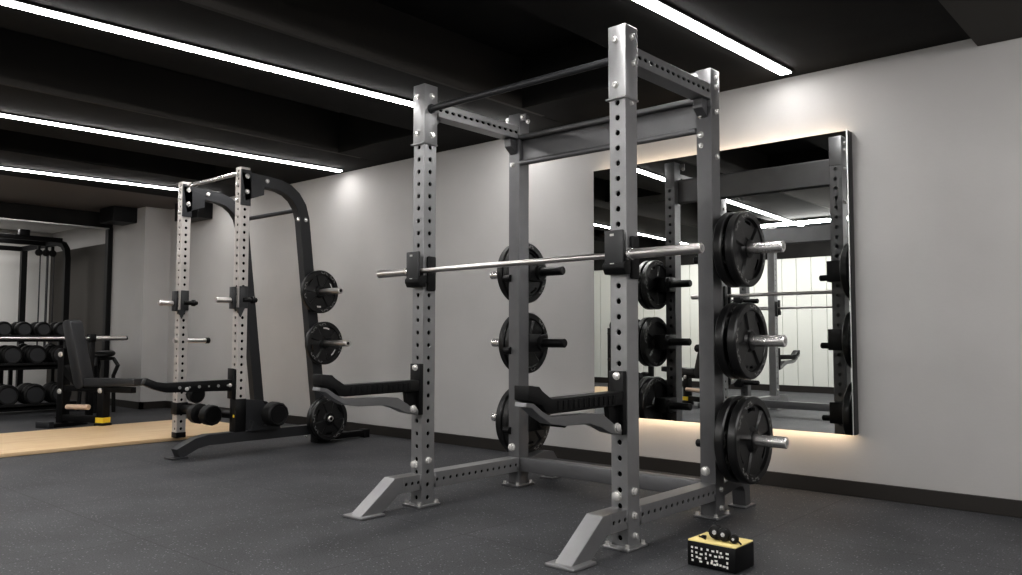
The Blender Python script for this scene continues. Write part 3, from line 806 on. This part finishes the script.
for k, (sp, n) in enumerate(((.275, 5), (.255, 5), (.205, 6))):
    R_ = (.122, .112, .088)[k]; x, z = tiers[k]
    for i in range(n):
        y = (.755, .765, .80)[k] - i * sp
        place(dbs[k], us[k], (x, y, z + R_ + .0015), 'round dumbbell on the %s tier of the black rack, %s' % (nm[k], ordw[i]), 'dumbbells on the dumbbell rack')
dt = thing('dumbbell_tree', 'small black dumbbell tree seen in the mirror at its left edge', 'rack', (-3.0, -3.1, 0))
for z in (.22, .58, .94): MB().box(-3.30, -2.70, -3.22, -2.98, z - .03, z, bev=.004).build('shelf', M['black'], dt)
for x in (-3.33, -2.67): MB().box(x - .03, x + .03, -3.13, -3.07, 0, 1.0, bev=.004).box(x - .03, x + .03, -3.35, -2.85, 0, .05, bev=.004).build('side_post', M['black'], dt)
for i, z in enumerate((.22, .58, .94)):
    for j, x in enumerate((-3.17, -2.83)):
        o = place(dbs[2], us[2], (x, -3.1, z + .0895), 'round black dumbbell on the small tree in the mirror, %s tier, %s' % (('bottom', 'middle', 'top')[i], ('left', 'right')[j]), 'dumbbells on the small tree')
        o.rotation_euler.z = PI / 2
# kettlebells resting on the bottom tier behind
def kettlebell():
    root = thing('kettlebell', 'x', 'kettlebell')
    MB().lathe((0, 0, 0), (0, 0, 1), [(0, .05), (.006, .075), (.05, .098), (.09, .10), (.13, .088), (.165, .055), (.18, .02), (.182, .004)], 28).build('body', M['iron'], root)
    ring = [(0, .075 * math.cos(a), .165 + .085 * math.sin(a)) for a in [PI * i / 12 for i in range(13)]]
    MB().tube(ring, .015, 10).build('handle', M['iron'], root)
    return root
kb = kettlebell(); uk = []
for i, y in enumerate((.93, .62)):
    place(kb, uk, (-7.95, y, .52), 'black kettlebell on the low stand beyond the opening, ' + ('right of the pair', 'left of the pair')[i], 'kettlebells beyond the opening')
st = MB(); st.box(-8.15, -7.75, .4, 1.05, .47, .52, bev=.005)
for dx in (-8.13, -7.80):
    for dy in (.42, 1.0): st.box(dx, dx + .04, dy, dy + .04, 0, .48)
tag(st.build('low_stand', M['black']), 'low black stand beyond the opening with kettlebells on top', 'stand')

# black tubular dip stand / stool loop behind the bench
lp = thing('tubular_stool', 'black tubular stool with curved leg behind the bench', 'stool', (-6.75, 1.05, 0))
ring = [(-6.75 + .26 * math.cos(a), 1.02 + .15 * math.sin(a), .66 + .02 * math.sin(a)) for a in [2 * PI * i / 28 for i in range(28)]]
MB().sweep(ring, [(.028 * math.cos(2 * PI * i / 10), .028 * math.sin(2 * PI * i / 10)) for i in range(10)], closed=True).build('seat_ring', M['black'], lp)
MB().box(-6.98, -6.52, .90, 1.14, .60, .635, bev=.01).build('seat', M['black'], lp)
for dx, dy in ((-.2, -.09), (.22, .10), (-.2, .10), (.22, -.09)):
    MB().tube([(-6.75 + dx, 1.02 + dy, .62), (-6.75 + dx * 1.25, 1.02 + dy * 1.3, .54), (-6.75 + dx * 1.05, 1.02 + dy, .42), (-6.75 + dx * 1.1, 1.02 + dy * 1.1, .0)], .022, 10).build('leg', M['black'], lp)

# ------------------------------------------------------------------ cable trainer beyond the opening
ct = thing('cable_trainer', 'tall black cable trainer frame beyond the opening at far left', 'cable machine', (-8.7, .5, 0))
def sq(w): return [(-w, -w), (w, -w), (w, w), (-w, w)]
x2, y2, x1_, y1_ = -8.35, 1.235, -9.25, 1.00
b = MB(); b.sweep([(x2, y2, 0), (x2, y2, 1.90), (x2 - .02, y2 - .005, 2.02), (x2 - .08, y2 - .02, 2.09), (x2 - .18, y2 - .045, 2.12), (x1_, y1_, 2.075)], sq(.034), up=(0, 1, 0)); b.build('curved_post', M['black'], ct)
MB().box(x1_ - .035, x1_ + .035, y1_ - .035, y1_ + .035, 0, 2.09).build('rear_post', M['black'], ct)
for (xx, yy, zz) in ((x2 - .12, y2 - .03, 2.15), (x2 - .42, y2 - .1, 2.12), (x1_, y1_, 2.07)):
    MB().box(xx - .03, xx + .03, -1.3, yy, zz - .03, zz + .03, bev=.004).build('top_bar', M['black'], ct)
MB().box(x2 - .035, x2 + .035, -1.33, -1.27, 0, 2.10).build('side_post', M['black'], ct)
MB().box(x1_ - .035, x1_ + .035, -1.33, -1.27, 0, 2.05).build('side_post', M['black'], ct)
MB().box(x2 - .14, x2 - .06, .68, .80, 2.17, 2.25, bev=.006).build('pulley_block', M['black'], ct)
px, py = x2 - .35, y2 - .14
for dy in (-.09, 0, .08):
    p = MB(); p.cyl((px - .015, py + dy, 1.99), (px + .015, py + dy, 1.99), .045); p.box(px - .02, px + .02, py + dy - .015, py + dy + .015, 1.95, 2.08)
    p.build('pulley', M['black'], ct)
    MB().cyl((px, py + dy + .02, .5), (px, py + dy + .02, 1.97), .009 if dy else .016, n=8).build('cable', M['dark'], ct)
MB().box(px - .05, px + .09, py - .16, py + .14, .35, 1.35, bev=.01).build('weight_stack', M['black'], ct) if False else None

# ------------------------------------------------------------------ yellow topped box on the floor by the rack
bx, byy, bl, bw, bh = 1.672, .052, .205, .158, .094
bxo = thing('storage_box', 'small black box with pale yellow top on the floor beside the silver rack', 'box', (bx, byy, 0))
b = MB(); b.box(bx - bl / 2, bx + bl / 2, byy - bw / 2, byy + bw / 2, 0, bh, bev=.006); b.build('body', M['black'], bxo)
b = MB()
b.box(bx - bl / 2 + .002, bx + bl / 2 - .002, byy - bw / 2 + .002, byy + bw / 2 - .002, bh - .001, bh + .006, bev=.003)
b.build('lid', M['yellow'], bxo)
mk = MB()
rows = ["1011101110111", "1101011011101", "1100101110011", "1010010110110"]
pat = [(0, 0), (1, 0), (2.2, .1), (3.6, 0), (4.8, .1), (5.8, 0), (6.6, .2), (8, .1), (0, 1), (1, 1.1), (2.1, 1.3), (3.2, 1), (4.2, 1.1), (5.4, 1.2), (6.3, 1.1), (6.9, 1), (8, 1.1), (0, 2), (1.1, 2.1), (1.8, 2.3), (3.2, 2), (4.6, 2.4), (5.5, 2.2), (8, 2.2), (.1, 3), (2.0, 3), (3.6, 3), (4.5, 2.9), (5.2, 3.1), (5.8, 2.9), (6.5, 3), (7.3, 3.1), (8, 3.2)]
for k, (a, r) in enumerate(pat):
    cx = bx - bl / 2 + .022 + a * .0185; cz = bh - .022 - r * .0165
    w = (.0045, .006, .0038)[k % 3]; h = (.004, .0048, .0036)[(k * 2) % 3]
    mk.box(cx - w, cx + w, byy - bw / 2 - .0012, byy - bw / 2 + .001, cz - h, cz + h)
mk.build('printed_marks', M['white'], bxo)
def clip(label, x, y, s, hl):
    t = thing('collar_clip', label, 'clip', (x, y, bh + .006), 'black clips on the yellow box lid')
    z = bh + .006
    b = MB(); b.lathe((x, y, z + .026 * s), (.15, -1, .1), [(-.018 * s, .012 * s), (-.016 * s, .021 * s), (.0, .026 * s), (.016 * s, .022 * s), (.019 * s, .012 * s)], 24)
    b.build('ring', M['rubber'], t)
    b = MB(); q = Vector((.15, -1, .1)).normalized()
    b.lathe(Vector((x, y, z + .026 * s)) + q * .017 * s, q, [(0, .009 * s), (.004, .008 * s)], 16); b.build('steel_pin', M['chrome'], t)
    if hl:
        MB().tube([(x + .012 * s, y, z + .010), (x + .03 * s, y - .006, z + .012), (x + .048 * s, y - .012, z + .006)], .005 * s, 8).build('lever', M['rubber'], t)
clip('round black clip on the yellow lid, left of the pair', 1.660, .040, 1.1, False)
clip('round black clip on the yellow lid, right of the pair, with a lever', 1.700, .030, 1.05, True)
clip('small black clip near the right end of the yellow lid', 1.745, .022, .7, True)
c = MB(); c.tube([(1.592, .03, bh + .0095), (1.612, .02, bh + .0095), (1.632, .005, bh + .0095)], .003, 8).box(1.604, 1.622, .022, .036, bh + .006, bh + .016, bev=.002)
tag(c.build('strap_buckle', M['rubber']), 'thin black strap buckle lying at the left of the yellow lid', 'buckle')

# ------------------------------------------------------------------ seen only in the mirror: equipment along the rear wall

# ------------------------------------------------------------------ light and colour
w = bpy.data.worlds.new('world'); bpy.context.scene.world = w; w.use_nodes = True
w.node_tree.nodes['Background'].inputs['Color'].default_value = (.5, .5, .5, 1)
w.node_tree.nodes['Background'].inputs['Strength'].default_value = .2
def area(name, loc, rot, sx, sy, e, col=(1, .98, .96)):
    l = bpy.data.lights.new(name, 'AREA'); l.shape = 'RECTANGLE'; l.size = sx; l.size_y = sy; l.energy = e; l.color = col
    o = bpy.data.objects.new(name, l); COL.objects.link(o); o.location = loc; o.rotation_euler = rot
area('next_room_fill', (-8.75, -.6, 2.34), (0, 0, 0), 1.0, 2.5, 55)  # unseen lamp added to brighten the next room
area('side_fill', (4.7, -.4, 2.30), (0, math.radians(66), 0), .3, 3.0, 40)  # unseen fill added for the right-hand sides of posts and beams
area('rear_fill', (-1.0, -5.3, 2.40), (math.radians(-30), 0, 0), 6.5, .05, 75)  # fill added for the rear panelling, slim so it mirrors like a strip
area('front_fill', (.4, -4.2, 2.40), (math.radians(48), 0, 0), 4.0, .05, 60)  # unseen fill added behind the camera for the rack's front faces
sc = bpy.context.scene
sc.view_settings.view_transform = 'Standard'
sc.view_settings.look = 'Medium High Contrast'
sc.view_settings.exposure = -.1
sc.cycles.max_bounces = 8
sc.cycles.diffuse_bounces = 4
sc.cycles.glossy_bounces = 4
sc.cycles.caustics_reflective = False
sc.cycles.sample_clamp_indirect = 6
